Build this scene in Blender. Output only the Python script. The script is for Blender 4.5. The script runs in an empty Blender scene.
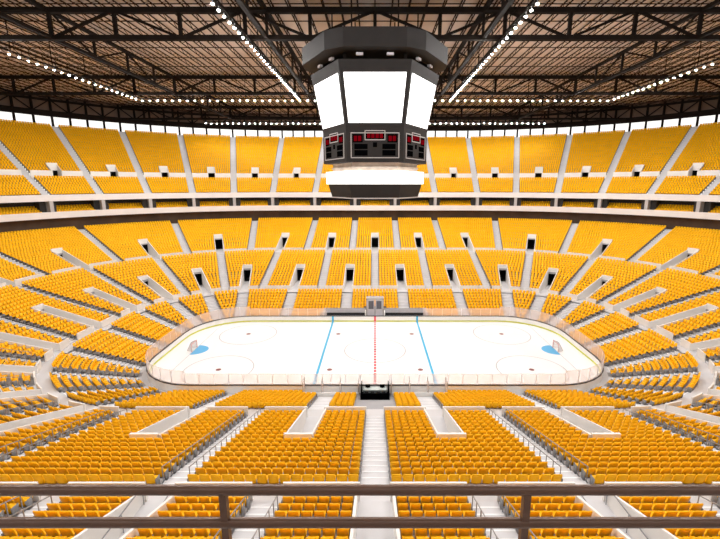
import bpy, math, random
import numpy as np
from math import sin, cos, pi, radians, sqrt, asin, atan2, degrees, hypot
random.seed(7); rng = np.random.default_rng(7)
S = bpy.context.scene
COL = S.collection

# ------------------------------------------------------------------ materials
def mat(name, col, rough=0.6, metal=0.0, var=0.0, scale=3.0, bump=0.0, spec=0.5):
    m = bpy.data.materials.new(name); m.use_nodes = True
    nt = m.node_tree; b = nt.nodes['Principled BSDF']
    b.inputs['Roughness'].default_value = rough
    b.inputs['Metallic'].default_value = metal
    b.inputs['Specular IOR Level'].default_value = spec
    b.inputs['Base Color'].default_value = (*col, 1)
    if var > 0 or bump > 0:
        tc = nt.nodes.new('ShaderNodeTexCoord'); nz = nt.nodes.new('ShaderNodeTexNoise')
        nz.inputs['Scale'].default_value = scale; nz.inputs['Detail'].default_value = 3
        nt.links.new(tc.outputs['Object'], nz.inputs['Vector'])
        if var > 0:
            r = nt.nodes.new('ShaderNodeValToRGB')
            r.color_ramp.elements[0].position = 0.3; r.color_ramp.elements[1].position = 0.7
            r.color_ramp.elements[0].color = (*[max(0, c*(1-var)) for c in col], 1)
            r.color_ramp.elements[1].color = (*[min(1, c*(1+var)) for c in col], 1)
            nt.links.new(nz.outputs['Fac'], r.inputs['Fac']); nt.links.new(r.outputs['Color'], b.inputs['Base Color'])
        if bump > 0:
            bp = nt.nodes.new('ShaderNodeBump'); bp.inputs['Strength'].default_value = bump
            nt.links.new(nz.outputs['Fac'], bp.inputs['Height']); nt.links.new(bp.outputs['Normal'], b.inputs['Normal'])
    return m
def emit(name, col, st):
    m = mat(name, col, 0.4); b = m.node_tree.nodes['Principled BSDF']
    b.inputs['Emission Color'].default_value = (*col, 1); b.inputs['Emission Strength'].default_value = st
    return m
def glassy(name, fac, col):
    m = bpy.data.materials.new(name); m.use_nodes = True; nt = m.node_tree
    nt.nodes.remove(nt.nodes['Principled BSDF']); out = nt.nodes['Material Output']
    t = nt.nodes.new('ShaderNodeBsdfTransparent'); d = nt.nodes.new('ShaderNodeBsdfDiffuse'); tl = nt.nodes.new('ShaderNodeBsdfTranslucent')
    d.inputs['Color'].default_value = (*col, 1); tl.inputs['Color'].default_value = (*col, 1)
    a = nt.nodes.new('ShaderNodeMixShader'); a.inputs[0].default_value = 0.5
    nt.links.new(d.outputs[0], a.inputs[1]); nt.links.new(tl.outputs[0], a.inputs[2])
    x = nt.nodes.new('ShaderNodeMixShader'); x.inputs[0].default_value = fac
    nt.links.new(t.outputs[0], x.inputs[1]); nt.links.new(a.outputs[0], x.inputs[2]); nt.links.new(x.outputs[0], out.inputs[0])
    return m
M = dict(
    seat=mat('seat_plastic', (0.95, 0.475, 0.004), 0.5, var=0.05, scale=0.6, spec=0.22),
    leg=mat('seat_bracket_grey', (0.22, 0.22, 0.225), 0.5),
    concrete=mat('pale_concrete', (0.60, 0.58, 0.585), 0.85, var=0.05, scale=0.35),
    tread=mat('stand_concrete', (0.36, 0.35, 0.36), 0.85, var=0.06, scale=0.35),
    nosing=mat('stair_nosing', (0.84, 0.84, 0.85), 0.6),
    stair=mat('stair_concrete', (0.62, 0.61, 0.625), 0.8, var=0.04, scale=0.8),
    white=mat('white_paint', (0.80, 0.77, 0.74), 0.6, var=0.03, scale=0.5),
    fascia=mat('fascia_white', (0.72, 0.69, 0.68), 0.5, var=0.03, scale=0.4),
    dark=mat('tunnel_shade_black', (0.012, 0.012, 0.012), 0.9),
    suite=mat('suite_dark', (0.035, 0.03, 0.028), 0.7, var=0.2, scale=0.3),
    brown=mat('brown_wall', (0.10, 0.055, 0.03), 0.6, var=0.35, scale=0.25),
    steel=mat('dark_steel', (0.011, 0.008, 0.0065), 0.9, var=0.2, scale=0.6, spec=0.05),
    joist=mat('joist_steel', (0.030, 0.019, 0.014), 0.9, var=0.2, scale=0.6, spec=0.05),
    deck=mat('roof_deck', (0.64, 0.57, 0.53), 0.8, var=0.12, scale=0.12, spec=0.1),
    ice=mat('ice', (0.93, 0.93, 0.94), 0.22, var=0.02, scale=0.2),
    board=mat('board_white', (0.88, 0.87, 0.85), 0.4, var=0.02),
    kick=mat('kick_yellow', (0.60, 0.62, 0.07), 0.5, var=0.05),
    cap=mat('board_cap_grey', (0.035, 0.033, 0.036), 0.4),
    red=mat('rink_red', (0.80, 0.045, 0.08), 0.4), dotred=mat('dot_red', (0.22, 0.05, 0.055), 0.4),
    blue=mat('rink_blue', (0.02, 0.42, 0.72), 0.4), crease=mat('crease_blue', (0.10, 0.45, 0.78), 0.4),
    faint=mat('faint_line', (0.40, 0.37, 0.41), 0.4),
    glass=glassy('rink_glass', 0.28, (0.97, 0.86, 0.82)), window=glassy('frosted_glazing', 0.55, (0.95, 0.94, 0.93)),
    railbrown=mat('rail_brown', (0.10, 0.05, 0.03), 0.38, metal=0.2, var=0.08, scale=6),
    railgrey=mat('rail_grey', (0.30, 0.30, 0.31), 0.4, metal=0.5),
    board_black=mat('scoreboard_black', (0.022, 0.020, 0.020), 0.7, spec=0.2, var=0.08, scale=1.0),
    panel_black=mat('panel_black', (0.0015, 0.0015, 0.002), 0.8, spec=0.0),
    trimgrey=mat('trim_grey', (0.42, 0.40, 0.40), 0.5),
    screen=emit('lit_screen', (1, 1, 1), 1.3), led=emit('lit_ribbon', (1, 1, 1), 1.3),
    digit=emit('red_digit', (0.13, 0.001, 0.004), 0.15),
    lamp=emit('lamp_lens', (1.0, 0.985, 0.96), 900.0), lampdim=emit('lamp_lens_dim', (1.0, 0.985, 0.96), 380.0), lamphouse=mat('lamp_housing', (0.10, 0.10, 0.10), 0.5),
    neck=mat('neck_beige', (0.55, 0.46, 0.38), 0.5, var=0.25, scale=0.8),
    net=glassy('net_mesh', 0.5, (0.62, 0.58, 0.58)), goalred=mat('goal_red', (0.50, 0.20, 0.19), 0.4),
    bench=mat('bench_grey', (0.56, 0.55, 0.59), 0.6, var=0.05), rubber=mat('rubber', (0.02, 0.02, 0.022), 0.8),
    deskwhite=mat('desk_white', (0.62, 0.68, 0.66), 0.5), 
)

M['digit'].node_tree.nodes['Principled BSDF'].inputs['Specular IOR Level'].default_value = 0.0

# ------------------------------------------------------------------ mesh helper
class MB:
    def __init__(s): s.v = []; s.f = []; s.m = []; s.cur = 0
    def face(s, pts):
        b = len(s.v); s.v += [tuple(p) for p in pts]; s.f.append(tuple(range(b, b+len(pts)))); s.m.append(s.cur)
    def hexa(s, p):           # 8 points: bottom 4 ccw, top 4 ccw
        b = len(s.v); s.v += [tuple(q) for q in p]
        for f in ((3,2,1,0),(4,5,6,7),(0,1,5,4),(1,2,6,5),(2,3,7,6),(3,0,4,7)):
            s.f.append(tuple(b+i for i in f)); s.m.append(s.cur)
    def box(s, x0, x1, y0, y1, z0, z1):
        s.hexa([(x0,y0,z0),(x1,y0,z0),(x1,y1,z0),(x0,y1,z0),(x0,y0,z1),(x1,y0,z1),(x1,y1,z1),(x0,y1,z1)])
    def beam(s, p, q, w, h=None):     # bar of rectangular section between two points
        h = h or w; p = np.array(p, float); q = np.array(q, float); d = q-p; L = np.linalg.norm(d)
        if L < 1e-6: return
        d /= L; up = np.array((0,0,1.)) if abs(d[2]) < 0.95 else np.array((0,1.,0))
        r = np.cross(d, up); r /= np.linalg.norm(r); u = np.cross(r, d)
        r *= w/2; u *= h/2
        s.hexa([p-r-u, p+r-u, q+r-u, q-r-u, p-r+u, p+r+u, q+r+u, q-r+u])
    def tube(s, pts, rad, n=8, closed_ends=True):
        pts = [np.array(p, float) for p in pts]; rings = []
        for i, p in enumerate(pts):
            d = pts[min(i+1, len(pts)-1)] - pts[max(i-1, 0)]; d /= np.linalg.norm(d)
            up = np.array((0,0,1.)) if abs(d[2]) < 0.95 else np.array((0,1.,0))
            r = np.cross(d, up); r /= np.linalg.norm(r); u = np.cross(r, d)
            b = len(s.v)
            for k in range(n):
                a = 2*pi*k/n; s.v.append(tuple(p + rad*(cos(a)*r + sin(a)*u)))
            rings.append(b)
        for a, b in zip(rings, rings[1:]):
            for k in range(n):
                s.f.append((a+k, a+(k+1)%n, b+(k+1)%n, b+k)); s.m.append(s.cur)
        if closed_ends:
            s.f.append(tuple(rings[0]+k for k in reversed(range(n)))); s.m.append(s.cur)
            s.f.append(tuple(rings[-1]+k for k in range(n))); s.m.append(s.cur)
    def prism(s, poly, z0, z1, poly_top=None):
        n = len(poly); t = poly_top or poly; b = len(s.v)
        s.v += [(x,y,z0) for x,y in poly] + [(x,y,z1) for x,y in t]
        s.f.append(tuple(b+i for i in reversed(range(n)))); s.m.append(s.cur)
        s.f.append(tuple(b+n+i for i in range(n))); s.m.append(s.cur)
        for i in range(n):
            j = (i+1) % n; s.f.append((b+i, b+j, b+n+j, b+n+i)); s.m.append(s.cur)
    def mesh(s, name, mats):
        me = bpy.data.meshes.new(name); me.from_pydata(s.v, [], s.f)
        for m in (mats if isinstance(mats, (list, tuple)) else [mats]): me.materials.append(m)
        if any(s.m): me.polygons.foreach_set('material_index', s.m)
        me.update(); return me
    def build(s, name, mats, parent=None, smooth=False, **kw):
        me = s.mesh(name, mats); o = bpy.data.objects.new(name, me); COL.objects.link(o)
        if parent: o.parent = parent
        if smooth: me.polygons.foreach_set('use_smooth', [True]*len(me.polygons))
        for k, v in kw.items(): o[k] = v
        return o
def struct(mb, name, mats, **kw): return mb.build(name, mats, kind='structure', **kw)
def empty(name, loc, label, cat, group=None, rz=0):
    o = bpy.data.objects.new(name, None); COL.objects.link(o); o.location = loc; o.rotation_euler = (0,0,rz)
    o.empty_display_size = .2; o['label'] = label; o['category'] = cat
    if group: o['group'] = group
    return o
def tag(o, label, cat, group=None):
    o['label'] = label; o['category'] = cat
    if group: o['group'] = group
    return o
def rel(mb, loc):           # shift a mesh so that its parent can stand at loc
    mb.v = [(x-loc[0], y-loc[1], z-loc[2]) for x, y, z in mb.v]; return mb
_ones = 'zeroth first second third fourth fifth sixth seventh eighth ninth tenth eleventh twelfth thirteenth fourteenth fifteenth sixteenth seventeenth eighteenth nineteenth'.split()
_tens = {2:'twent',3:'thirt',4:'fort',5:'fift',6:'sixt',7:'sevent'}
def ordw(n):
    if n < 20: return _ones[n]
    return _tens[n//10] + ('ieth' if n % 10 == 0 else 'y-' + _ones[n % 10])

# ------------------------------------------------------------------ camera
F, TH, DC, HC = 410.0, 0.20543, 57.86, 24.45
cam = bpy.data.cameras.new('camera'); co = bpy.data.objects.new('camera', cam); COL.objects.link(co)
co.location = (0, -DC, HC); co.rotation_euler = (pi/2 - TH, 0, 0)
cam.sensor_width = 36; cam.lens = F/720*36; cam.shift_x = -15/720; cam.clip_start = .1; cam.clip_end = 600
S.camera = co
def project(P):
    P = np.atleast_2d(P); Y = P[:,1]+DC; Z = P[:,2]-HC
    z = Y*cos(TH)-Z*sin(TH); v = Y*sin(TH)+Z*cos(TH)
    zz = np.where(z > .3, z, 1e9)
    return np.where(z > .3, 375+F*P[:,0]/zz, -9e3), np.where(z > .3, 269.5-F*v/zz, -9e3), z

# ------------------------------------------------------------------ ring geometry
class Ring:
    def __init__(s, a, b): s.a, s.b = a, b
    def L(s, c): return 4*s.a+4*s.b+2*pi*(c-s.b)
    def pt(s, c, t):          # point at arclength t on ring of half-depth c, clockwise from the far centre; returns x, y, nx, ny
        a, b, r = s.a, s.b, c-s.b; L = s.L(c); t = t % L; q = L/4; k = int(t//q); u = t-k*q
        if k % 2: u = q-u
        if u <= a: x, y, nx, ny = u, c, 0., 1.
        elif u <= a+r*pi/2:
            p = (u-a)/r; nx, ny = sin(p), cos(p); x, y = a+r*nx, b+r*ny
        else: x, y, nx, ny = a+r, b-(u-a-r*pi/2), 1., 0.
        if k in (1, 2): y, ny = -y, -ny
        if k in (2, 3): x, nx = -x, -nx
        return x, y, nx, ny
    def loop(s, c, step=2.0):
        a, b, r = s.a, s.b, c-s.b; q = []
        na = max(2, int(a/step)); n = max(8, int(r*pi/2/min(step, 2.0)));
        ts = [a*i/na for i in range(na)] + [a+r*pi/2*i/n for i in range(n+1)] + [a+r*pi/2+b]
        Q = s.L(c)/4
        full = ts[:-1] + [Q] + [2*Q-t for t in reversed(ts[1:-1])] 
        full = full + [2*Q + t for t in full]
        return full
RG = Ring(23.0, 5.0)
class Radial:
    def __init__(s, kind, val, quad): s.k, s.v, s.q = kind, val, quad
    def s0(s, c):
        r = c-RG.b
        if s.k == 'S': return s.v
        if s.k == 'A': return RG.a + r*s.v
        return RG.a + r*pi/2 + (RG.b-s.v)
    def t(s, c):
        L = RG.L(c); u = s.s0(c)
        return (u, L/2-u, L/2+u, L-u)[s.q] % L
    def ds(s, c, hw):
        r = c-RG.b
        return hw if s.k != 'A' or s.v < 1e-6 or s.v > pi/2-1e-6 else r*asin(hw/r)
    def frame(s):             # origin, outward direction, tangent ; point = o + n*(c)
        sx = 1 if s.q in (0, 1) else -1; sy = 1 if s.q in (0, 3) else -1
        if s.k == 'S': o, n = (s.v*sx, 0.), (0., sy*1.)
        elif s.k == 'A':
            n = (sin(s.v)*sx, cos(s.v)*sy); o = (RG.a*sx-n[0]*RG.b, RG.b*sy-n[1]*RG.b)
        else: o, n = ((RG.a-RG.b)*sx, s.v*sy), (sx*1., 0.)
        return np.array(o), np.array(n), np.array((n[1], -n[0]))
    def xy(s, c, w=0.):
        o, n, t = s.frame(); p = o+n*c+t*w; return float(p[0]), float(p[1])
def radials(lst):
    out = []
    for k, v in lst:
        if k == 'A': v = radians(v)
        qs = (0, 2) if (k == 'S' and v == 0) else ((0, 2) if (k == 'E' and v == 0) else (0, 1, 2, 3))
        for q in qs: out.append(Radial(k, v, q))
    return out
RB = radials([('S',0),('S',11),('A',0),('A',22.5),('A',45),('A',67.5),('A',90)])
RA = radials([('S',5.5),('S',16.5),('A',11.25),('A',33.75),('A',56.25),('A',78.75),('E',0)])
RU = radials([('S',5.5),('S',16.5)]+[('A',5.625+11.25*k) for k in range(8)]+[('E',0)])
RM = radials([('S',0),('S',11)]+[('A',11.25*k) for k in range(9)])

def sections(c, br):          # br: list of (radial, half width); gives arclength intervals on ring c
    L = RG.L(c); e = sorted((r.t(c), r.ds(c, hw), r) for r, hw in br)
    out = []
    for i, (t, d, r) in enumerate(e):
        t2, d2, r2 = e[(i+1) % len(e)]
        if t2 <= t: t2 += L
        if t2-d2 - (t+d) > .3: out.append((t+d, t2-d2))
    return out if e else [(0, L)]

def ring_face(mb, rg, c0, z0, c1, z1, secs0=None, secs1=None, step=2.2):
    """strip between (c0,z0) and (c1,z1) over sections (or the whole ring)"""
    if secs0 is None:
        t0 = rg.loop(c0); t1 = rg.loop(c1)
        # same fractions on both rings, by using the coarser set of parameters
        n = max(len(t0), len(t1)); base = t0 if len(t0) >= len(t1) else t1; cb = c0 if base is t0 else c1
        def conv(t, c):
            a, b = rg.a, rg.b; L = rg.L(cb); q = L/4; k = int((t % L)//q); u = (t % L)-k*q
            if k % 2: u = q-u
            rb, r = cb-b, c-b
            if u <= a: v = u
            elif u <= a+rb*pi/2: v = a+(u-a)*r/rb
            else: v = u-(rb-r)*pi/2
            Q = rg.L(c)/4
            return k*Q + (Q-v if k % 2 else v)
        P = [rg.pt(c0, conv(t, c0)) for t in base]; R = [rg.pt(c1, conv(t, c1)) for t in base]
        b = len(mb.v); n = len(base)
        mb.v += [(p[0], p[1], z0) for p in P] + [(p[0], p[1], z1) for p in R]
        for i in range(n):
            j = (i+1) % n; mb.f.append((b+i, b+n+i, b+n+j, b+j)); mb.m.append(mb.cur)
        return
    for (a0, b0), (a1, b1) in zip(secs0, secs1):
        n = max(2, int(max(b0-a0, b1-a1)/step)+1); b = len(mb.v)
        for k in range(n+1):
            p = rg.pt(c0, a0+(b0-a0)*k/n); mb.v.append((p[0], p[1], z0))
        for k in range(n+1):
            p = rg.pt(c1, a1+(b1-a1)*k/n); mb.v.append((p[0], p[1], z1))
        for k in range(n):
            mb.f.append((b+k, b+n+1+k, b+n+2+k, b+k+1)); mb.m.append(mb.cur)
def ring_box(mb, rg, c0, c1, z0, z1, br=None):
    if br is None: s0 = s1 = None
    else: s0, s1 = sections(c0, br), sections(c1, br)
    ring_face(mb, rg, c0, z1, c1, z1, s0, s1); ring_face(mb, rg, c0, z0, c0, z1, s0, s0)
    ring_face(mb, rg, c1, z1, c1, z0, s1, s1); ring_face(mb, rg, c1, z0, c0, z0, s1, s0)
    if br is not None:
        for (a0, b0), (a1, b1) in zip(s0, s1):
            for u, w in ((a0, a1), (b0, b1)):
                p, q = rg.pt(c0, u), rg.pt(c1, w)
                mb.face([(p[0],p[1],z0),(q[0],q[1],z0),(q[0],q[1],z1),(p[0],p[1],z1)])

# ------------------------------------------------------------------ stands, row by row
PITCH = 0.58
seats = []           # (x, y, z, nx, ny, tier, row)
ends = []            # aisle end panels
def terrace(name, rows, brf, tier, front_z, seat_skip=None, pitch=PITCH, so=.52):
    """rows: list of (c0, c1, h). brf(row index, c) -> breaks"""
    mb = MB(); prev = front_z
    for i, (c0, c1, h) in enumerate(rows):
        br = brf(i, (c0+c1)/2)
        s0, s1 = sections(c0, br), sections(c1, br)
        ring_face(mb, RG, c0, prev, c0, h, s0, s0)
        ring_face(mb, RG, c0, h, c1, h, s0, s1)
        prev = h
        cs = c0+so
        for (a, b) in sections(cs, [(r, hw+.06) for r, hw in br]):
            n = int((b-a)/pitch)
            if n < 1: continue
            w = (b-a)/n; k0 = len(seats)
            for k in range(n):
                x, y, nx, ny = RG.pt(cs, a+w*(k+.5))
                if seat_skip and seat_skip(i, x, y): continue
                seats.append((x, y, h, nx, ny, tier, i))
            tun = [r.t(cs) for r, hw in br if hw == HWT or hw == 1.02]
            for t in (a, b):
                x, y, nx, ny = RG.pt(cs, t)
                if any(min(abs(t-u), abs(abs(t-u)-RG.L(cs))) < 1.6 for u in tun): continue
                if seat_skip and seat_skip(i, x, y): continue
                ends.append((x, y, h, nx, ny))
    return struct(mb, name, M['tread'])

HWS, HWT = 0.80, 0.98          # half widths: stairs, tunnels
# tier one: rink side
rows1 = [(13.1+.88*i, 13.1+.88*(i+1), .06+.325*i) for i in range(10)]
def skip1(i, x, y):
    if y > 0: return (i < 2 and abs(x) < 9.9) or (i < 4 and abs(x) < 2.3)
    return (i < 2 and abs(x) < 8.6) or abs(x) < 2.0
terrace('floor_rinkside_terrace', rows1, lambda i, c: [(r, 1.0) for r in RA], 1, 0.0, skip1)
# tier two
rows2 = [(23.3+.9*i, 23.3+.9*(i+1), 3.50+.298*i) for i in range(17)]
A_END = 31.4
br2 = lambda i, c: [(r, HWS) for r in RB] + ([(r, HWT) for r in RA] if c < A_END else [])
terrace('floor_lower_terrace', rows2, br2, 2, 3.20)
# tier three
rows3 = [(39.6+.75*i, 39.6+.75*(i+1), 8.45+.27*i) for i in range(23)]
B_END = 47.1
br3 = lambda i, c: [(r, HWS) for r in RA] + ([(r, HWT) for r in RB] if c < B_END else [])
terrace('floor_middle_terrace', rows3, br3, 3, 8.40, pitch=.52, so=.44)
# suite level
rows4 = [(56.0+.85*i, 56.85+.85*i, 17.85+.38*i) for i in range(4)]
terrace('floor_suite_terrace', rows4, lambda i, c: [(r, 1.3) for r in RU], 4, 17.6, pitch=.52)
# upper deck
rows5 = [(56.9+.7875*i, 57.6875+.7875*i, 22.0+.48*i) for i in range(8)]
terrace('floor_upper_front_terrace', rows5, lambda i, c: [(r, HWS) for r in RU], 5, 21.1, pitch=.52, so=.45)
rows6 = [(64.4+.792*i, 65.192+.792*i, 26.8+.505*i) for i in range(25)]
U_END = 66.8
br6 = lambda i, c: [(r, HWS) for r in RU] + ([(r, 1.02) for r in RM] if c < U_END else [])
terrace('floor_upper_back_terrace', rows6, br6, 6, 25.6, pitch=.52, so=.45)

# walkways and the shell of the bowl
mb = MB(); ring_face(mb, RG, 12.2, 0.02, 13.9, 0.02)
struct(mb, 'floor_rinkside_walk', M['concrete'])
mb = MB(); ring_face(mb, RG, 21.9, 2.9, 21.9, 3.2, sections(21.9, [(r,1.0) for r in RA]), sections(21.9, [(r,1.0) for r in RA])); ring_face(mb, RG, 21.9, 3.2, 23.4, 3.2)
struct(mb, 'floor_lower_walkway', M['concrete'])
mb = MB(); ring_box(mb, RG, 23.14, 23.28, 3.2, 4.22, [(r,HWS) for r in RB]+[(r,HWT-.2) for r in RA]); struct(mb, 'wall_lower_parapet', M['white'])
mb = MB(); ring_face(mb, RG, 38.6, 8.26, 38.6, 8.40); ring_face(mb, RG, 38.6, 8.40, 39.7, 8.40); struct(mb, 'floor_middle_walkway', M['concrete'])
mb = MB(); ring_box(mb, RG, 39.48, 39.60, 8.40, 9.50, [(r,HWS) for r in RA]+[(r,HWT-.2) for r in RB]); struct(mb, 'wall_middle_parapet', M['white'])
mb = MB(); ring_face(mb, RG, 56.85, 14.40, 58.6, 14.40); struct(mb, 'floor_concourse', M['concrete'])
mb = MB(); ring_face(mb, RG, 58.5, 14.40, 58.5, 17.4); struct(mb, 'wall_concourse', M['brown'])
mb = MB(); ring_box(mb, RG, 55.50, 60.2, 17.40, 17.60); struct(mb, 'ceiling_concourse', M['brown'])
mb = MB(); ring_box(mb, RG, 55.28, 55.50, 17.38, 18.72); struct(mb, 'trim_suite_fascia', M['fascia'])
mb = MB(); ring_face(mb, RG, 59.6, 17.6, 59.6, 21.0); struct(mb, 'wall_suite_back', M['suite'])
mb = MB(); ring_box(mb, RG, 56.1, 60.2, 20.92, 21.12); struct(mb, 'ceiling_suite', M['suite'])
mb = MB(); ring_box(mb, RG, 55.9, 56.15, 20.9, 22.25); struct(mb, 'trim_upper_fascia', M['fascia'])
mb = MB(); ring_face(mb, RG, 56.0, 22.0, 57.0, 22.0); struct(mb, 'floor_upper_front_walk', M['concrete'])
mb = MB(); ring_face(mb, RG, 63.2, 25.3, 63.2, 25.6); ring_face(mb, RG, 63.2, 25.6, 64.4, 25.6); struct(mb, 'floor_upper_walkway', M['concrete'])
mb = MB(); ring_box(mb, RG, 64.2, 64.4, 25.6, 27.45, [(r,HWS) for r in RU]+[(r,.85) for r in RM]); struct(mb, 'wall_upper_parapet', M['white'])
mb = MB(); ring_face(mb, RG, 84.2, 38.875, 84.2, 39.25); ring_face(mb, RG, 84.2, 39.25, 86.2, 39.25); struct(mb, 'floor_top_walkway', M['concrete'])
mb = MB(); ring_face(mb, RG, 86.0, 39.25, 86.0, 43.3); struct(mb, 'window_1', M['window'])
mb = MB(); ring_box(mb, RG, 86.0, 86.3, 43.3, 47.4); struct(mb, 'wall_roof_edge', M['brown'])
mb = MB(); mb.box(-130, 130, -115, 115, -.35, -.02); struct(mb, 'floor', M['concrete'])

# stairs in the aisles
def stair(rad, rows, hw, z0, name='stair', sub=2):
    mb = MB(); o, n, t = rad.frame()
    zprev = None
    for i, (c0, c1, h) in enumerate(rows):
        hn = rows[i-1][2] if i else z0
        for k in range(sub):
            ca, cb = c0+(c1-c0)*k/sub-(.0), c0+(c1-c0)*(k+1)/sub
            z = hn+(h-hn)*(k+1)/sub if sub > 1 else h
            zb = hn - .35
            pts = []
            for zz in (zb, z):
                for (c, w) in ((ca,-hw),(ca,hw),(cb,hw),(cb,-hw)):
                    p = o+n*c+t*w; pts.append((p[0], p[1], zz))
            mb.cur = 0; mb.hexa(pts)
            if k == 0: continue
            mb.cur = 1; pts = []
            for zz in (z+.002, z+.008):
                for (c, w) in ((ca,-hw+.04),(ca,hw-.04),(ca+.09,hw-.04),(ca+.09,-hw+.04)):
                    p = o+n*c+t*w; pts.append((p[0], p[1], zz))
            mb.hexa(pts)
    return struct(mb, name, [M['stair'], M['nosing']])
for r in RA: stair(r, rows1, 1.02, .02)
for r in RB: stair(r, rows2, HWS+.02, 3.2)
for r in RA: stair(r, rows3, HWS+.02, 8.40)
for r in RU: stair(r, rows5, HWS+.02, 21.9); stair(r, rows6, HWS+.02, 25.6)

# entrance tunnels cut in the seating
def tunnel(rad, c0, c1, zf, hfun, hw, portal, cap):
    o, n, t = rad.frame(); mb = MB()
    P = lambda c, w, z: (*(o+n*c+t*w), z)
    mb.cur = 0
    mb.face([P(c0,-hw,zf), P(c0,hw,zf), P(c1+4,hw,zf), P(c1+4,-hw,zf)][::-1])
    mb.cur = 1
    for s in (-1, 1):
        wa, wb = s*(hw-.10), s*(hw+.03)
        mb.hexa([P(c0,wa,zf-.3), P(c0,wb,zf-.3), P(c1-.1,wb,zf-.3), P(c1-.1,wa,zf-.3),
                 P(c0,wa,hfun(c0)+.62), P(c0,wb,hfun(c0)+.62), P(c1-.1,wb,hfun(c1)+.6), P(c1-.1,wa,hfun(c1)+.6)])
    mb.hexa([P(c1-.2,-hw-.03,zf+portal), P(c1-.2,hw+.03,zf+portal), P(c1,hw+.03,zf+portal), P(c1,-hw-.03,zf+portal),
             P(c1-.2,-hw-.03,hfun(c1)+cap), P(c1-.2,hw+.03,hfun(c1)+cap), P(c1,hw+.03,hfun(c1)+cap), P(c1,-hw-.03,hfun(c1)+cap)])
    mb.cur = 2  # near-black walls, ceiling and floor overlay paint the shade beyond the portal
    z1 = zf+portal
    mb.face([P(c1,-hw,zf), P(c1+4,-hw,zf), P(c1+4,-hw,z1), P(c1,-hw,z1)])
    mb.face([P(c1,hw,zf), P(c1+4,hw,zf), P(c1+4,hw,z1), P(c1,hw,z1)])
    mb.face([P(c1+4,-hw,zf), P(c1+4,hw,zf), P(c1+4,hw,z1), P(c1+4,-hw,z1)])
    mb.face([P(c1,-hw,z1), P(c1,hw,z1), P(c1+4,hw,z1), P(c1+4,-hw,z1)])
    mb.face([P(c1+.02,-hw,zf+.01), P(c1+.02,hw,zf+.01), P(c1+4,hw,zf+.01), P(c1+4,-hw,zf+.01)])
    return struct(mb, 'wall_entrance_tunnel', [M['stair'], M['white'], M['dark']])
h2 = lambda c: 3.50+.298*(c-23.3)/.9
h3 = lambda c: 8.45+.27*(c-39.6)/.75
h6 = lambda c: 26.8+.505*(c-64.4)/.792
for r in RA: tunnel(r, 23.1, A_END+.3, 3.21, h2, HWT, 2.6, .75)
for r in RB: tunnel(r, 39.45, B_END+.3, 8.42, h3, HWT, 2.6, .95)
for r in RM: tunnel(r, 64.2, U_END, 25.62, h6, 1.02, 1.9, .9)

# suite partitions between the balcony blocks
for r in RU:
    o, n, t = r.frame(); mb = MB()
    P = lambda c, w, z: (*(o+n*c+t*w), z)
    mb.cur = 0
    mb.hexa([P(55.6,-.35,17.6),P(55.6,.35,17.6),P(59.6,.35,17.6),P(59.6,-.35,17.6),P(55.6,-.35,20.95),P(55.6,.35,20.95),P(59.6,.35,20.95),P(59.6,-.35,20.95)])
    struct(mb, 'column_suite', M['trimgrey'])
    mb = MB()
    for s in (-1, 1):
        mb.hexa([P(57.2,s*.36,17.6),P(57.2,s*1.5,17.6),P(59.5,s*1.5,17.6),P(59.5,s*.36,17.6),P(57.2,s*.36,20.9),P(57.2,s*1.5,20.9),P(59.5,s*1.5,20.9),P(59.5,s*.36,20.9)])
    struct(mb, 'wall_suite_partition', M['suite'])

# ------------------------------------------------------------------ seats
def box_v(x0,x1,y0,y1,z0,z1): return [(x0,y0,z0),(x1,y0,z0),(x1,y1,z0),(x0,y1,z0),(x0,y0,z1),(x1,y0,z1),(x1,y1,z1),(x0,y1,z1)]
SWT = {1:.272, 2:.272, 3:.243, 4:.243, 5:.243, 6:.243}
def seat_back(mb, nx=5, nz=5, SW=.272):
    """curved back shell with rounded top corners, leaning outwards (local y = away from the rink)"""
    front, rear = [], []
    for j in range(nz):
        v = j/(nz-1); z = .24+.71*v
        hw = SW*(1 - .02*v - (.13 if j == nz-1 else 0))
        zz = z - (0 if j < nz-1 else .0)
        for i in range(nx):
            u = -1+2*i/(nx-1); x = u*hw
            lean = .17+.16*v+.02*v*v; curve = -.055*u*u
            drop = -.03*u*u if j == nz-1 else 0
            front.append((x, lean+curve, zz+drop)); rear.append((x, lean+curve+.055, zz+drop-(.012 if j == nz-1 else 0)))
    b = len(mb.v); n = len(front); mb.v += front+rear
    def q(*f): mb.f.append(tuple(b+i for i in f)); mb.m.append(mb.cur)
    for j in range(nz-1):
        for i in range(nx-1):
            a = j*nx+i; q(a, a+1, a+nx+1, a+nx); q(n+a+1, n+a, n+a+nx, n+a+nx+1)
    for i in range(nx-1):
        q(i+1, i, n+i, n+i+1); t = (nz-1)*nx+i; q(t, t+1, n+t+1, n+t)
    for j in range(nz-1):
        a = j*nx; q(a, a+nx, n+a+nx, n+a); a = j*nx+nx-1; q(a+nx, a, n+a, n+a+nx)
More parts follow.
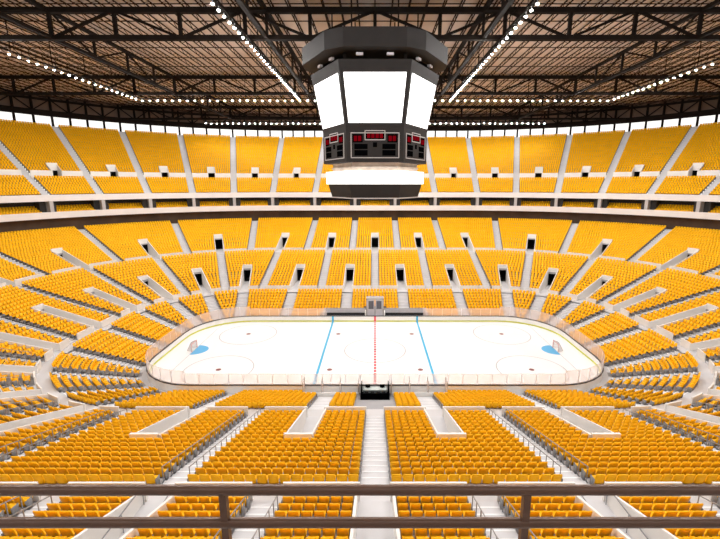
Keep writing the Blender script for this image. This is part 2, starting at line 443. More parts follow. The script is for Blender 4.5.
def seat_pan(mb, nx=5, ny=4, SW=.272):
    top, bot = [], []
    for j in range(ny):
        v = j/(ny-1); y = -.26+.46*v
        for i in range(nx):
            u = -1+2*i/(nx-1); hw = SW*(.93 if j == 0 else 1)
            z = .455 - .035*(1-u*u)*(.4+.6*v) - (.025 if j == 0 else 0)
            top.append((u*hw, y, z)); bot.append((u*hw*.97, y+.01, z-.055))
    b = len(mb.v); n = len(top); mb.v += top+bot
    def q(*f): mb.f.append(tuple(b+i for i in f)); mb.m.append(mb.cur)
    for j in range(ny-1):
        for i in range(nx-1):
            a = j*nx+i; q(a, a+1, a+nx+1, a+nx); q(n+a+1, n+a, n+a+nx, n+a+nx+1)
    for i in range(nx-1):
        q(i+1, i, n+i, n+i+1); t = (ny-1)*nx+i; q(t, t+1, n+t+1, n+t)
    for j in range(ny-1):
        a = j*nx; q(a, a+nx, n+a+nx, n+a); a = j*nx+nx-1; q(a+nx, a, n+a, n+a+nx)
def seat_frame(mb):
    mb.box(-.05, .05, .02, .16, 0, .40); mb.box(-.2, .2, .05, .12, .36, .40); mb.box(-.16, .16, -.02, .20, 0, .02)
    for s in (-1, 1): mb.hexa([(s*.17-.02,.12,.38),(s*.17+.02,.12,.38),(s*.17+.02,.2,.38),(s*.17-.02,.2,.38),(s*.17-.02,.255,.62),(s*.17+.02,.255,.62),(s*.17+.02,.29,.62),(s*.17-.02,.29,.62)])
def lod(kind, SW):
    mb = MB()
    if kind == 'near':
        seat_back(mb, 4, 3, SW); seat_pan(mb, 3, 3, SW); mb.cur = 1; mb.box(-.05, .05, .02, .16, 0, .42)
    else:
        b = len(mb.v)
        seat_back(mb, 3, 2, SW)
        mb.hexa(box_v(-SW, SW, -.26, .22, .39, .45)); mb.cur = 1; mb.box(-.06, .06, .02, .14, 0, .40)
    return np.array(mb.v), mb.f, np.array(mb.m)

A = np.array([s[:5] for s in seats]); tier = np.array([s[5] for s in seats]); row = np.array([s[6] for s in seats])
px, py, pz = project(A[:, :3] + np.array((0, 0, .7)))
# the 300 seats that show largest: the nearest ones inside the frame and below the hand rail
infr = (px > 4) & (px < 716) & (py > 4) & (py < 541) & (pz > 1)
order = np.argsort(np.where(infr, pz, 1e9))[:300]
single = np.zeros(len(A), bool); single[order] = True
keep = (px > -240) & (px < 960) & (py > -80) & (py < 700) & (pz > 3) & ~single
nearside = keep & (pz < 46)

class Big:
    def __init__(s): s.V=[]; s.F=[]; s.N=[]; s.MI=[]; s.nv=0
    def add(s, tv, tf, tm, T):     # T rows: x,y,z,nx,ny
        n = len(T); k = len(tv)
        t = np.stack([T[:,4], -T[:,3]], 1); nn = T[:,3:5]
        xy = T[:,None,0:2] + tv[None,:,0:1]*t[:,None,:] + tv[None,:,1:2]*nn[:,None,:]
        z = T[:,None,2] + tv[None,:,2]
        s.V.append(np.concatenate([xy, z[:,:,None]], 2).reshape(-1, 3))
        fl = np.concatenate([np.array(f) for f in tf]); fn = np.array([len(f) for f in tf])
        s.F.append((fl[None,:] + (np.arange(n)*k)[:,None] + s.nv).ravel()); s.N.append(np.tile(fn, n)); s.MI.append(np.tile(tm, n)); s.nv += n*k
    def build(s, name, mats):
        V = np.concatenate(s.V); Fl = np.concatenate(s.F); N = np.concatenate(s.N); MI = np.concatenate(s.MI)
        me = bpy.data.meshes.new(name); me.vertices.add(len(V)); me.vertices.foreach_set('co', V.astype(np.float32).ravel())
        me.loops.add(len(Fl)); me.loops.foreach_set('vertex_index', Fl.astype(np.int32))
        me.polygons.add(len(N)); st = np.concatenate([[0], np.cumsum(N)[:-1]])
        me.polygons.foreach_set('loop_start', st.astype(np.int32))
        for m in mats: me.materials.append(m)
        me.polygons.foreach_set('material_index', MI.astype(np.int32))
        me.update(calc_edges=True); me.validate()
        o = bpy.data.objects.new(name, me); COL.objects.link(o); return o
B = Big()
for tt, sw in ((tier <= 2, .272), (tier > 2, .243)):
    for kd, kk in (('near', nearside), ('far', keep & ~nearside)):
        if (kk & tt).any(): tv, tf, tm = lod(kd, sw); B.add(tv, tf, tm, A[kk & tt])
E_ = np.array(ends); ex, ey, ez = project(E_[:, :3]); E_ = E_[(ex > -240) & (ex < 960) & (ey > -80) & (ey < 700) & (ez > 3)]
mbe = MB(); mbe.cur = 1; mbe.hexa([(-.02,-.08,0),(.02,-.08,0),(.02,.22,0),(-.02,.22,0),(-.02,-.14,.56),(.02,-.14,.56),(.02,.28,.56),(-.02,.28,.56)])
B.add(np.array(mbe.v), mbe.f, np.array(mbe.m), E_)
so = B.build('stadium_seating', [M['seat'], M['leg']]); so['kind'] = 'stuff'
tag(so, 'orange-yellow plastic seats filling all tiers of the arena around the rink', 'seats')

# individual seats
def seat_meshes(SW):
    mb = MB(); seat_back(mb, 7, 6, SW); a = mb.mesh('backrest', M['seat'])
    mb = MB(); seat_pan(mb, 7, 5, SW); b = mb.mesh('seat', M['seat'])
    for m in (a, b): m.polygons.foreach_set('use_smooth', [True]*len(m.polygons))
    mb = MB(); seat_frame(mb); return (('backrest', a), ('seat', b), ('seat_frame', mb.mesh('seat_frame', M['leg'])))
SM = {2: seat_meshes(.272), 3: seat_meshes(.243)}
idx = {}
for i in np.where((A[:,1] < -20) & np.isin(tier, (2, 3)))[0]: idx.setdefault((tier[i], row[i], A[i,0] > 0), []).append(i)
num = {}
for k, l in idx.items():
    for j, i in enumerate(sorted(l, key=lambda i: abs(A[i,0]))): num[i] = j+1
for i in order:
    x, y, z, nx, ny = A[i]; side = 'right' if x > 0 else 'left'
    if tier[i] == 3: lab = f'{ordw(row[i]+1)} row above the middle parapet, {ordw(num[i])} {side} of the central grey walkway'
    else: lab = f'{ordw(17-row[i])} row below the middle parapet, {ordw(num[i])} {side} of the central stairs'
    r = empty('stadium_seat', (x, y, z), 'orange-yellow seat in ' + lab, 'seat', 'nearest seats below the handrail', atan2(-nx, ny))
    for nm, me in SM[2 if tier[i] <= 2 else 3]:
        c = bpy.data.objects.new(nm, me); COL.objects.link(c); c.parent = r

# ------------------------------------------------------------------ ice rink
RK = Ring(22.0, 4.45)
IC = 12.95
def outline(rg, c): return [rg.pt(c, t)[:2] for t in rg.loop(c)]
mb = MB(); mb.face([(x, y, .05) for x, y in reversed(outline(RK, IC))])
if True:
    def flat(poly, z=.056): mb.face([(x, y, z) for x, y in poly])
    def rect(x0, x1, y0, y1, z=.056): flat([(x0,y0),(x1,y0),(x1,y1),(x0,y1)], z)
    def annulus(cx, cy, r0, r1, n=48, a0=0, a1=2*pi):
        for k in range(n):
            a, b = a0+(a1-a0)*k/n, a0+(a1-a0)*(k+1)/n
            flat([(cx+r0*cos(a),cy+r0*sin(a)),(cx+r1*cos(a),cy+r1*sin(a)),(cx+r1*cos(b),cy+r1*sin(b)),(cx+r0*cos(b),cy+r0*sin(b))])
    mb.cur = 1       # red dashed centre line
    y = -IC
    while y < IC-.2:
        rect(-.16, .16, y, min(IC, y+.62)); y += .92
    mb.cur = 2
    for s in (-1, 1): rect(s*7.62-.16, s*7.62+.16, -IC, IC)
    mb.cur = 3
    for sx in (-1, 1):
        for sy in (-1, 1):
            for X, r in ((6.1, .36), (21.03, .36)):
                flat([(sx*X+r*cos(2*pi*k/16), sy*6.7+r*sin(2*pi*k/16)) for k in range(16)])
    flat([(.2*cos(2*pi*k/16), .2*sin(2*pi*k/16)) for k in range(16)], .058)
    mb.cur = 4
    for sx in (-1, 1):
        c = [(sx*27.1, -1.83)] + [(sx*(27.1-2.0*cos(a)), 1.83*sin(a)) for a in [pi*(k/16-.5) for k in range(17)]] + [(sx*27.1, 1.83)]
        flat(c if sx < 0 else c[::-1])
    mb.cur = 5
    annulus(0, 0, 4.5, 4.62)
    for sx in (-1, 1):
        rect(sx*27.1-.04, sx*27.1+.04, -11.6, 11.6, .0545)
        for sy in (-1, 1): annulus(sx*21.03, sy*6.7, 4.5, 4.62)
struct(mb, 'floor_ice_sheet', [M['ice'], M['red'], M['blue'], M['dotred'], M['crease'], M['faint']])

bd = empty('rink_boards', (0, 0, 0), 'white rounded dasher boards with yellow kick strip around the ice', 'rink boards')
mb = MB(); ring_box(mb, RK, 12.95, 13.06, 0.0, 1.05); mb.build('board_wall', M['board'], bd)
mb = MB(); ring_box(mb, RK, 12.92, 12.95, 0.05, .27); mb.build('kick_strip', M['kick'], bd)
mb = MB(); ring_box(mb, RK, 12.87, 13.12, 1.05, 1.15); mb.build('top_rail', M['cap'], bd)
# blue and red line marks on the boards
mb = MB()
for s in (-1, 1):
    for X, k in ((7.62, 0), (-7.62, 0), (0, 1)):
        mb.cur = k; ya, yb = sorted((s*12.90, s*12.97)); mb.box(X-.16, X+.16, ya, yb, .05, 1.05)
mb.build('line_mark', [M['blue'], M['red']], bd)
Lg = RK.L(13.0); n = 92
gmats = [M['glass'], M['trimgrey']]
for k in range(n):
    t0, t1 = Lg*k/n, Lg*(k+1)/n
    xm, ym, _, _ = RK.pt(13.0, (t0+t1)/2)
    if ym > 12 and abs(xm) < 9.3: continue           # no panes before the far benches
    hgt = 2.55 if abs(xm) < 22 else 2.9
    mb = MB(); p0, p1 = RK.pt(13.0, t0+.03), RK.pt(13.0, t1-.03)
    pm = RK.pt(13.0, (t0+t1)/2); d = .012
    pts = []
    for z in (1.13, hgt):
        for p, o in ((p0,-d),(p1,-d),(p1,d),(p0,d)): pts.append((p[0]+p[2]*o, p[1]+p[3]*o, z))
    mb.hexa(pts); mb.build('glass_pane', M['glass'], bd)
for k in range(n):
    x, y, nx, ny = RK.pt(13.0, Lg*k/n)
    if y > 12 and abs(x) < 9.0: continue
    mb = MB(); mb.beam((x, y, 1.13), (x, y, 2.5 if abs(x) < 22 else 2.85), .05); mb.build('glass_post', M['bench'], bd)

# goals
def goal(sx, label):
    X = sx*27.1; g = empty('goal_net', (X, 0, .05), label, 'goal', 'goals on the ice')
    mb = MB(); w, h, d = .915, 1.22, 1.12
    mb.tube([(0,-w,0),(0,-w,h),(0,w,h),(0,w,0)], .06, 8); mb.build('goal_frame', M['goalred'], g)
    mb = MB(); pts = [(0,-w,0)]+[(sx*d*sin(pi*k/8)**.5, -w+2*w*k/8, 0) for k in range(1, 8)]+[(0,w,0)]
    mb.tube(pts, .04, 6); mb.build('base_bar', M['white'], g)
    mb = MB()
    top = [(sx*.45*sin(pi*k/8)**.5, -w+2*w*k/8, h) for k in range(9)]
    for k in range(8): mb.face([pts[k], pts[k+1], top[k+1], top[k]])
    mb.face(top)
    mb.build('net', M['net'], g)
goal(-1, 'red framed hockey goal with pale net at the left end of the ice')
goal(1, 'red framed hockey goal with pale net at the right end of the ice')

# players' benches, gate and scorer's table
def bench(x0, x1, label):
    cx = (x0+x1)/2; o = empty('players_bench', (cx, 13.15, 0.02), label, 'bench', 'benches by the far boards')
    w = (x1-x0)/2
    def p(f, nm, m):
        mb = MB(); f(mb); mb.build(nm, m, o)
    p(lambda b: b.box(-w, w, 1.45, 1.57, 0, 2.0), 'back_wall', M['bench'])
    p(lambda b: b.box(-w+.1, w-.1, 1.41, 1.45, .25, 1.2), 'dark_lower_panel', M['rubber'])
    p(lambda b: b.box(-w, w, .05, 1.45, 0, .25), 'platform', M['rubber'])
    p(lambda b: b.box(-w+.2, w-.2, .95, 1.35, .62, .70), 'bench_seat', M['bench'])
    p(lambda b: [b.box(-w+.5+k*(2*w-1)/4-.05, -w+.5+k*(2*w-1)/4+.05, 1.05, 1.25, .25, .62) for k in range(5)], 'bench_support', M['trimgrey'])
    for s in (-1, 1): p(lambda b: b.box(s*w-.08, s*w+.08, .0, 1.57, 0, 1.7), 'end_wall', M['board'])
    p(lambda b: b.box(-w, w, 1.40, 1.62, 2.0, 2.06), 'top_ledge', M['trimgrey'])
bench(-9.4, -1.75, 'long grey players bench behind the far boards, left of the centre gate')
bench(1.75, 9.4, 'long grey players bench behind the far boards, right of the centre gate')
g = empty('centre_gate', (0, 13.2, 0.02), 'grey double door gate in the seats behind the far boards at centre line', 'gate')
mb = MB(); mb.box(-1.6, -1.42, 1.3, 2.9, 0, 3.9); mb.box(1.42, 1.6, 1.3, 2.9, 0, 3.9); mb.box(-1.6, 1.6, 1.3, 2.9, 3.75, 3.95); mb.build('gate_frame', M['trimgrey'], g)
for s in (-1, 1):
    mb = MB(); mb.box(min(s*.08,s*1.40), max(s*.08,s*1.40), 1.4, 1.48, 0, 3.75); d = mb.build('door_leaf', M['bench'], g)
    mb = MB(); mb.box(min(s*.25,s*1.2), max(s*.25,s*1.2), 1.37, 1.40, 1.9, 3.45); mb.build('door_window', mat('door_glass', (.10,.10,.12), .15), d)
mb = MB(); mb.box(-1.6, 1.6, .1, 1.3, 0, .5); mb.build('gate_step', M['bench'], g)
t = empty('scorers_box', (0, -13.15, .02), 'black scorers box with white desk behind the near boards on the centre line', 'scorers box')
def tp(nm, m, *bs, par=None):
    mb = MB(); [mb.box(*b) for b in bs]; return mb.build(nm, m, par or t)
tp('back_panel', M['panel_black'], (-1.6,1.6,-3.9,-3.8,0,2.15))
for s in (-1, 1): tp('side_panel', M['panel_black'], (min(s*1.5,s*1.6),max(s*1.5,s*1.6),-3.8,-.05,0,1.75))
tp('box_floor', M['rubber'], (-1.5,1.5,-3.8,-.05,.0,.3))
tp('desk', M['deskwhite'], (-1.35,1.35,-1.05,-.25,1.0,1.08), (-1.35,1.35,-.32,-.25,.3,1.0))
for x in (-.85, .85):
    s_ = tp('monitor', M['panel_black'], (x-.28,x+.28,-.55,-.48,1.12,1.5), (x-.1,x+.1,-.6,-.42,1.08,1.12))
for x in (-.95, -.3, .35, 1.0):
    tp('stool', M['rubber'], (x-.2,x+.2,-1.75,-1.35,.78,.86), (x-.04,x+.04,-1.6,-1.5,.3,.78), (x-.2,x+.2,-1.80,-1.74,.86,1.25))
def penalty(x0, x1, label):
    o = empty('penalty_box', ((x0+x1)/2, -13.15, .02), label, 'penalty box', 'penalty boxes by the near boards'); w = (x1-x0)/2
    for x in (-w, -w/3, w/3, w):
        mb = MB(); mb.box(x-.02, x+.02, -1.4, -.05, .1, 2.2); mb.build('glass_divider', M['glass'], o)
        mb = MB(); mb.beam((x,-1.4,0),(x,-1.4,2.25),.06); mb.beam((x,-.06,0),(x,-.06,2.3),.06); mb.beam((x,-1.4,2.22),(x,-.06,2.22),.05); mb.build('divider_post', M['trimgrey'], o)
    mb = MB(); mb.box(-w+.1, w-.1, -1.25, -.9, .45, .52); mb.box(-w+.3,-w+.4,-1.15,-1,0,.45); mb.box(w-.4,w-.3,-1.15,-1,0,.45); mb.build('bench_seat', M['board'], o)
    mb = MB(); mb.box(-w, w, -1.48, -1.4, 0, .95); mb.build('back_wall', M['board'], o)
penalty(-8.3, -1.9, 'glass-sided penalty box by the near boards, left of the black scorers box')
penalty(1.9, 8.3, 'glass-sided penalty box by the near boards, right of the black scorers box')

# ------------------------------------------------------------------ rails
hr = empty('handrail', (0, -55.95, 22.25), 'brown metal double handrail crossing the bottom of the view', 'handrail')
for nm, z in (('top_rail', 22.845), ('lower_rail', 22.64)):
    mb = MB(); mb.tube([(-20,0,z-22.25),(20,0,z-22.25)], .027, 16); o = mb.build(nm, M['railbrown'], hr, smooth=True)
for k in range(-9, 9):
    x = .815+1.63*k
    mb = MB(); mb.box(x-.019, x+.019, -.019, .019, -.0, .575); mb.build('rail_post', M['railbrown'], hr)

def aisle_rail(rad, rows, w, label, grp):
    o, n, t = rad.frame(); c0, c1 = rows[0][0]+.9, rows[-1][1]; p0 = o+n*c0+t*w
    e = empty('aisle_railing', (p0[0], p0[1], rows[1][2]), label, 'railing', grp); loc = (p0[0], p0[1], rows[1][2])
    tops = []
    for i, (ca, cb, h) in enumerate(rows):
        if i == 0: continue
        p = o+n*(ca+.25)+t*w; tops.append((p[0], p[1], h+.92))
        mb = MB(); mb.tube([(p[0],p[1],h),(p[0],p[1],h+.92)], .028, 6); rel(mb, loc).build('rail_post', M['railgrey'], e)
    mb = MB(); mb.tube(tops, .03, 6); rel(mb, loc).build('rail', M['railgrey'], e)
def sidew(r): return 'right' if r.q in (0, 1) else 'left'
for r in RB:
    if r.q in (1, 2) and ((r.k == 'S' and r.v == 11) or (r.k == 'A' and r.v < 1.2)):
        nm = 'second' if r.k == 'S' else ('third' if r.v < .01 else ('fourth' if r.v < .5 else 'fifth'))
        for w, tw in ((-HWS+.05, 'a'), (HWS-.05, 'b')):
            x = r.xy(30, w)[0]; xc = r.xy(30)[0]; ed = 'inner' if abs(x) < abs(xc) else 'outer'
            aisle_rail(r, rows2, w, f'grey post railing on the {ed} edge of the {nm} near stairway {sidew(r)} of centre', 'railings of the near stairways')
for r in RA:
    if r.q in (1, 2) and r.k == 'S':
        nm = 'first' if r.v < 6 else 'second'
        for w in (-HWS+.05, HWS-.05):
            x = r.xy(45, w)[0]; xc = r.xy(45)[0]; ed = 'inner' if abs(x) < abs(xc) else 'outer'
            aisle_rail(r, rows3[:9], w, f'grey railing, {ed} edge of the {nm} stairs {sidew(r)} of the central walkway under the handrail', 'railings below the handrail')
def tunnel_rail(r, c0, c1, hf, z0, label):
    o, n, t = r.frame(); p0 = o+n*c0; loc = (p0[0], p0[1], z0); e = empty('tunnel_handrail', loc, label, 'handrail', 'handrails of the near entrance walkways')
    for w in (-.8, .8):
        mb = MB(); a = o+n*c0+t*w; b = o+n*c1+t*w
        mb.tube([(a[0],a[1],z0+1.0),(b[0],b[1],z0+1.0)], .03, 6); rel(mb, loc).build('rail', M['railgrey'], e)
        for k in range(4):
            c = c0+(c1-c0)*k/3; p = o+n*c+t*w; mb = MB(); mb.tube([(p[0],p[1],z0),(p[0],p[1],z0+1.0)], .025, 6); rel(mb, loc).build('rail_post', M['railgrey'], e)
for r in RB:
    if r.q in (1, 2) and ((r.k == 'S' and r.v == 11)):
        tunnel_rail(r, 39.8, 45, h3, 8.42, f'grey pipe handrails in the sloping grey walkway {sidew(r)} of centre under the brown rail')

# ------------------------------------------------------------------ scoreboard
sb = empty('scoreboard', (0, 0, 22.6), 'black hexagonal hanging scoreboard with white video screens above centre ice', 'scoreboard')
def hexv(R, bev=0.0):
    vs = [(R*cos(pi/3*k), R*sin(pi/3*k)) for k in range(6)]
    if not bev: return vs
    out = []
    for k in range(6):
        p, a, b = vs[k], vs[k-1], vs[(k+1) % 6]
        for q in (a, b): out.append((p[0]+(q[0]-p[0])*bev, p[1]+(q[1]-p[1])*bev))
    return out
ZB = 22.6
def SBP(mb, nm, m, par=None): 
    mb.v = [(x, y, z-ZB) for x, y, z in mb.v]; return mb.build(nm, m, par or sb)
Rv = lambda h: 7.05+(h-31.4)*.197
mb = MB(); mb.prism(hexv(Rv(31.2)), 31.2, 38.4, hexv(Rv(38.4))); SBP(mb, 'screen_housing', M['board_black'])
mb = MB(); mb.prism(hexv(7.0), 27.1, 31.2); SBP(mb, 'score_housing', M['board_black'])
mb = MB(); mb.prism(hexv(5.75), 26.05, 27.1); mb.prism(hexv(5.9), 26.4, 26.6); SBP(mb, 'neck', M['neck'])
mb = MB(); mb.prism(hexv(6.70), 24.45, 26.05); SBP(mb, 'ribbon_screen', M['led'])
mb = MB(); mb.prism(hexv(5.95), 22.75, 24.45, hexv(6.45)); SBP(mb, 'lower_skirt', M['board_black'])
mb = MB(); mb.prism(hexv(6.02), 22.6, 22.75); SBP(mb, 'bottom_trim', M['trimgrey'])
mb = MB(); o8, i8 = hexv(10.0, .15), hexv(7.4, .15)
nn = len(o8)
for k in range(nn):
    j = (k+1) % nn
    mb.hexa([(*o8[k],39.3),(*o8[j],39.3),(*i8[j],39.3),(*i8[k],39.3),(*o8[k],41.3),(*o8[j],41.3),(*i8[j],41.3),(*i8[k],41.3)])
SBP(mb, 'crown_ring', M['board_black'])
mb = MB(); mb.prism(hexv(7.5), 40.9, 41.2)
SBP(mb, 'crown_plate', M['board_black'])
for x, y in hexv(7.6):
    mb = MB(); mb.beam((x*.93, y*.93, 38.3), (x*.93, y*.93, 41.0), .35); SBP(mb, 'crown_strut', M['steel'])
for k in range(6):
    a = pi/6+pi/3*k
    for s in (-.25, .25):
        mb = MB(); cx, cy = cos(a)*7.0-sin(a)*s*7, sin(a)*7.0+cos(a)*s*7
        mb.beam((cx+sin(a)*.4, cy-cos(a)*.4, 39.0), (cx-sin(a)*.4, cy+cos(a)*.4, 39.0), .35, .28); SBP(mb, 'speaker_box', M['bench'])
for x, y in hexv(5.5):
    mb = MB(); mb.tube([(x, y, 41.2), (x, y, 46.4)], .09, 6); SBP(mb, 'hoist_cable', M['steel'])
def fp(k, u, h, R, out):       # point on face k
    a = -pi/2+pi/3*k; n = np.array((cos(a), sin(a))); t = np.array((-sin(a), cos(a)))
    p = n*(R*sqrt(3)/2+out)+t*u; return (p[0], p[1], h)
def fbox(mb, k, u0, u1, h0, h1, Rf, o0, o1):
    q = []
    for (h) in (h0, h1):
        R = Rf(h)
        q += [fp(k,u0 if not callable(u0) else u0(R),h,R,o1), fp(k,u1 if not callable(u1) else u1(R),h,R,o1), fp(k,u1 if not callable(u1) else u1(R),h,R,o0), fp(k,u0 if not callable(u0) else u0(R),h,R,o0)]
    mb.hexa(q)
R7 = lambda h: 7.0
def readout(mb, k, u, h, w, ht, o): fbox(mb, k, u, u+w, h, h+ht, R7, o, o+.02)
for k in range(6):
    mb = MB(); fbox(mb, k, lambda R: -.446*R, lambda R: .446*R, 31.65, 37.05, Rv, -.02, .06); SBP(mb, 'video_screen', M['screen'])
    # score panel with its frame and windows
    mb = MB(); W = 2.95
    for (u0,u1,h0,h1) in ((-W,W,27.55,27.65),(-W,W,30.45,30.55),(-W,-W+.1,27.55,30.55),(W-.1,W,27.55,30.55),
                          (-1.25,1.25,29.65,29.75),(-1.25,1.25,30.70,30.80),(-1.25,-1.15,29.65,30.8),(1.15,1.25,29.65,30.8)):
        fbox(mb, k, u0, u1, h0, h1, R7, -.02, .06)
    sp = SBP(mb, 'score_panel', M['trimgrey'])
    mb = MB()
    for (u0,u1,h0,h1) in ((-1.15,1.15,29.75,30.7),(-2.7,-1.5,29.4,30.35),(1.5,2.7,29.4,30.35),(-2.5,-.9,28.62,29.22),(-2.5,-.9,27.85,28.5),(.9,2.5,28.62,29.22),(.9,2.5,27.85,28.5),(-.25,.25,28.85,29.4)):
        fbox(mb, k, u0, u1, h0, h1, R7, -.02, .03)
    SBP(mb, 'score_window', M['panel_black'], sp)
    for u, h, ht in ((-.95,29.9,.65), (-.45,29.9,.65), (.08,29.9,.65), (.58,29.9,.65), (-2.55,29.55,.6), (-2.05,29.55,.6), (1.65,29.55,.6), (2.15,29.55,.6)):
        mb = MB(); readout(mb, k, u, h, .38, ht, .03); SBP(mb, 'red_readout', M['digit'], sp)

# ------------------------------------------------------------------ roof
mb = MB(); mb.face([(x, y, 47.25) for x, y in outline(RG, 87.0)]); mb.face([(x, y, 47.45) for x, y in reversed(outline(RG, 87.0))]); struct(mb, 'ceiling', M['deck'])
HB, HT = HC+18.44, HC+21.65
def xlim(y, c=84.5):
    r = c-RG.b; d = max(0, abs(y)-RG.b); return RG.a+sqrt(max(0, r*r-d*d))
def ylim(x, c=84.5):
    r = c-RG.b; d = max(0, abs(x)-RG.a); return RG.b+sqrt(max(0, r*r-d*d))
def truss(axis, pos, lim, label, grp, sz=1.0, zb=HB, zt=HT, lo=None):
    loc = (0, pos, zb) if axis == 'x' else (pos, 0, zb)
    e = empty('roof_truss', loc, label, 'truss', grp)
    P = (lambda s, z: (s, pos, z)) if axis == 'x' else (lambda s, z: (pos, s, z))
    lo = -lim if lo is None else lo
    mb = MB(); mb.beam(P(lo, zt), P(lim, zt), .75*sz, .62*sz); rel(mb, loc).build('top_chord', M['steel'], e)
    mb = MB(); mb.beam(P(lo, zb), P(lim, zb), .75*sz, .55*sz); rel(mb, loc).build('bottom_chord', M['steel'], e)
    p = 8.33 if axis == 'x' else 8.375
    k0, k1 = math.ceil(lo/p), math.floor(lim/p)
    for k in range(k0, k1+1):
        mb = MB(); mb.beam(P(k*p, zb), P(k*p, zt), .42*sz); rel(mb, loc).build('post', M['steel'], e)
        if k < k1:
            a, b = (zb, zt) if k % 2 else (zt, zb)
            mb = MB(); mb.beam(P(k*p, a), P((k+1)*p, b), .30*sz); rel(mb, loc).build('brace', M['steel'], e)
truss('x', 0, xlim(0), 'dark steel truss crossing the roof directly above the scoreboard', 'cross trusses of the roof')
truss('x', 33.2, xlim(33.2), 'dark steel cross truss beyond the scoreboard, middle of the three', 'cross trusses of the roof')
truss('x', 67.0, xlim(67), 'dark steel cross truss farthest back, above the far upper seats', 'cross trusses of the roof')
truss('x', -33.2, xlim(33.2), 'dark steel cross truss over the near seats, in front of the scoreboard', 'cross trusses of the roof')
for x, w in ((-41.6, 'outer left'), (-13.9, 'inner left'), (13.9, 'inner right'), (41.6, 'outer right')):
    truss('y', x, ylim(x), f'dark steel truss running lengthwise to the far stand, {w} of the four', 'lengthwise trusses of the roof', .72)
# open web joists under the deck
for k in range(-46, 47):
    x = k*2.2; 
    if abs(x) > xlim(0)-1: continue
    y1 = ylim(x, 86); y0 = -min(y1, 45); mb = MB()
    zb, zt = 46.45, 47.1
    mb.beam((x,y0,zt),(x,y1,zt),.14,.12); mb.beam((x,y0,zb),(x,y1,zb),.14,.12)
    y = y0; j = 0
    while y+1.5 < y1:
        mb.beam((x,y,zb if j % 2 else zt),(x,y+1.5,zt if j % 2 else zb),.07); y += 1.5; j += 1
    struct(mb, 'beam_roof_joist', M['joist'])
for y in np.arange(-40, 84, 5.58):
    mb = MB(); X = xlim(y, 86)
    mb.beam((-X,y,46.5),(X,y,46.5),.11); struct(mb, 'beam_roof_bridging', M['joist'])
# eave: ring girder and columns
mb = MB(); ring_box(mb, RG, 84.9, 85.5, 41.8, 43.25); struct(mb, 'beam_eave_lower', M['steel'])
mb = MB(); ring_box(mb, RG, 85.0, 85.4, 45.6, 46.2); struct(mb, 'beam_eave_upper', M['steel'])
colp = []
C = 85.15
brs = sorted(r.t(C) for r in RU)
for i, t0 in enumerate(brs):
    t1 = brs[(i+1) % len(brs)]; t1 += RG.L(C) if t1 <= t0 else 0
    m = 4
    for k in range(m): colp.append(RG.pt(C, t0+(t1-t0)*k/m)+(k,))
web = MB()
for i, (x, y, nx, ny, k) in enumerate(colp):
    if project(np.array([(x, y, 42)]))[2][0] > 0 and y > -30:
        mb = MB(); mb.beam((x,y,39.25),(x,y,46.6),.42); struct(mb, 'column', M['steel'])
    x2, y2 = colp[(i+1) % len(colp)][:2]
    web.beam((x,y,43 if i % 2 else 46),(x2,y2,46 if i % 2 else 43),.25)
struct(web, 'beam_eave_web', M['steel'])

# ------------------------------------------------------------------ lamps on the catwalks
lm = MB()
def dome(mb, R, n=10, rings=3):
    b = len(mb.v); vs = []
    for j in range(rings):
        a = pi/2*j/rings
        for k in range(n): mb.v.append((R*cos(a)*cos(2*pi*k/n), R*cos(a)*sin(2*pi*k/n), -R*sin(a)))
    mb.v.append((0,0,-R))
    for j in range(rings-1):
        for k in range(n): mb.f.append((b+j*n+k, b+(j+1)*n+k, b+(j+1)*n+(k+1)%n, b+j*n+(k+1)%n)); mb.m.append(mb.cur)
    for k in range(n): mb.f.append((b+(rings-1)*n+k, b+rings*n, b+(rings-1)*n+(k+1)%n)); mb.m.append(mb.cur)
lm.cur = 0; dome(lm, .122)
lm.cur = 1; lm.prism([(.20*cos(2*pi*k/10), .20*sin(2*pi*k/10)) for k in range(10)], 0, .12, [(.12*cos(2*pi*k/10), .12*sin(2*pi*k/10)) for k in range(10)])
lm.box(-.04, .04, -.04, .04, .12, .385)
lamp_me = lm.mesh('floodlight', [M['lamp'], M['lamphouse']]); dim_me = lm.mesh('floodlight_dim', [M['lampdim'], M['lamphouse']])
ZL = 41.85
def lamp(x, y, label):
    o = bpy.data.objects.new('floodlight', dim_me if abs(y) > 60 else lamp_me); COL.objects.link(o); o.location = (x, y, ZL); tag(o, label, 'lamp', 'floodlights along the roof catwalks')
def catwalk(axis, pos, a, b, label):
    loc = (0, pos, ZL+.4) if axis == 'x' else (pos, 0, ZL+.4); e = empty('catwalk', loc, label, 'catwalk', 'catwalks that carry the floodlights')
    P = (lambda s, w, z: (s, pos+w, z)) if axis == 'x' else (lambda s, w, z: (pos+w, s, z))
    mb = MB(); mb.beam(P(a,0,ZL+.45), P(b,0,ZL+.45), .5, .12); rel(mb, loc).build('walk_deck', M['steel'], e)
    for w in (-.5, .5):
        mb = MB(); mb.beam(P(a,w,ZL+1.4), P(b,w,ZL+1.4), .08); rel(mb, loc).build('guard_rail', M['steel'], e)
    s = a
    while s <= b:
        for w in (-.5, .5):
            mb = MB(); mb.beam(P(s,w,ZL+.51), P(s,w,ZL+1.4), .06); rel(mb, loc).build('rail_post', M['steel'], e)
        if int((s-a)/2.5) % 3 == 0: 
            mb = MB(); mb.beam(P(s,0,ZL+.5), P(s,0,HB+3.1), .1); rel(mb, loc).build('hanger', M['steel'], e)
        s += 2.5
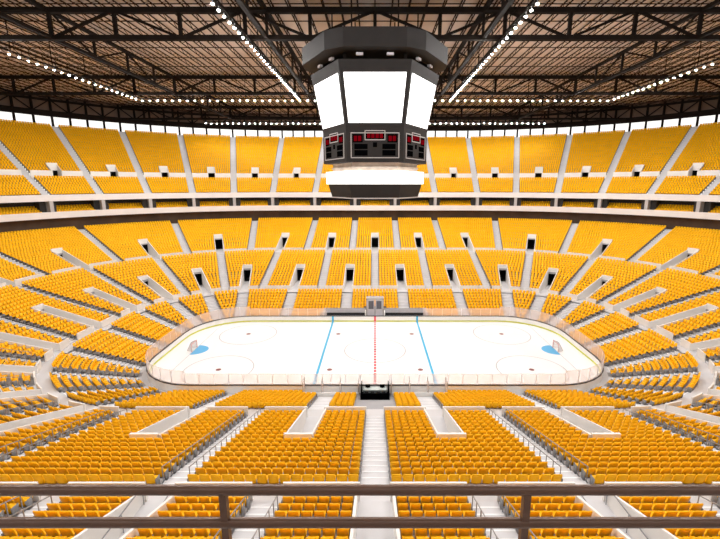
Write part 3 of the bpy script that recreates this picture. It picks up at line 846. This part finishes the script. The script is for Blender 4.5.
for x, nm in ((-50, 'outer left'), (-16, 'inner left'), (16, 'inner right'), (50, 'outer right')):
    yc = 34.2
    catwalk('y', x, -yc, 34.2, f'dark steel catwalk running towards the far stand with lamps, {nm} of four')
    j = 0; y = 34.2-.8; lim = -14 if abs(x) < 20 else -2
    while y > lim:
        j += 1; lamp(x, y, f'round white lamp on the {nm} lengthwise row, {ordw(j)} from its far end'); y -= 1.6
    y -= 1.6
    while y > -yc:
        j += 1; lamp(x, y, f'round white lamp on the {nm} lengthwise row, {ordw(j)} from its far end'); y -= 3.2
for y, nm in ((35.0, 'lower-hanging middle'), (68.5, 'farthest')):
    nm = 'nearer' if y < 40 else 'farther'
    catwalk('x', y, -50, 50, f'dark steel catwalk crossing the hall with lamps, {nm} of the two behind the scoreboard')
    for k in range(-31, 32):
        sd = f'{ordw(abs(k))} {"right" if k > 0 else "left"} of the middle' if k else 'the one in the middle'
        lamp(k*1.6, y, f'round white lamp on the {nm} cross row behind the scoreboard, {sd}')

for y, nm in ((-35.0, 'nearer'), (-68.5, 'farther')):
    catwalk('x', y, -50, 50, f'dark steel catwalk crossing the hall with lamps, {nm} of the two before the scoreboard')
    for k in range(-31, 32):
        sd = f'{ordw(abs(k))} {"right" if k > 0 else "left"} of the middle' if k else 'the one in the middle'
        lamp(k*1.6, y, f'round white lamp on the {nm} cross row before the scoreboard, {sd}')

# ------------------------------------------------------------------ light and view
w = bpy.data.worlds.new('world'); S.world = w; w.use_nodes = True
bg = w.node_tree.nodes['Background']; bg.inputs[0].default_value = (1, .985, .96, 1); bg.inputs[1].default_value = 1.0
vs = S.view_settings; S.display_settings.display_device = 'sRGB'
vs.view_transform = 'Standard'; vs.look = 'None'; vs.gamma = 1; vs.use_curve_mapping = False; vs.exposure = 0.74
S.cycles.max_bounces = 8; S.cycles.diffuse_bounces = 5; S.cycles.transparent_max_bounces = 12
S.cycles.use_denoising = True; S.cycles.use_light_tree = True
S.cycles.sample_clamp_indirect = 6
print('seats', len(seats), 'kept', int(keep.sum()), 'near lod', int(nearside.sum()), 'single z', float(pz[order].max()), set(zip(tier[order].tolist(), row[order].tolist())))
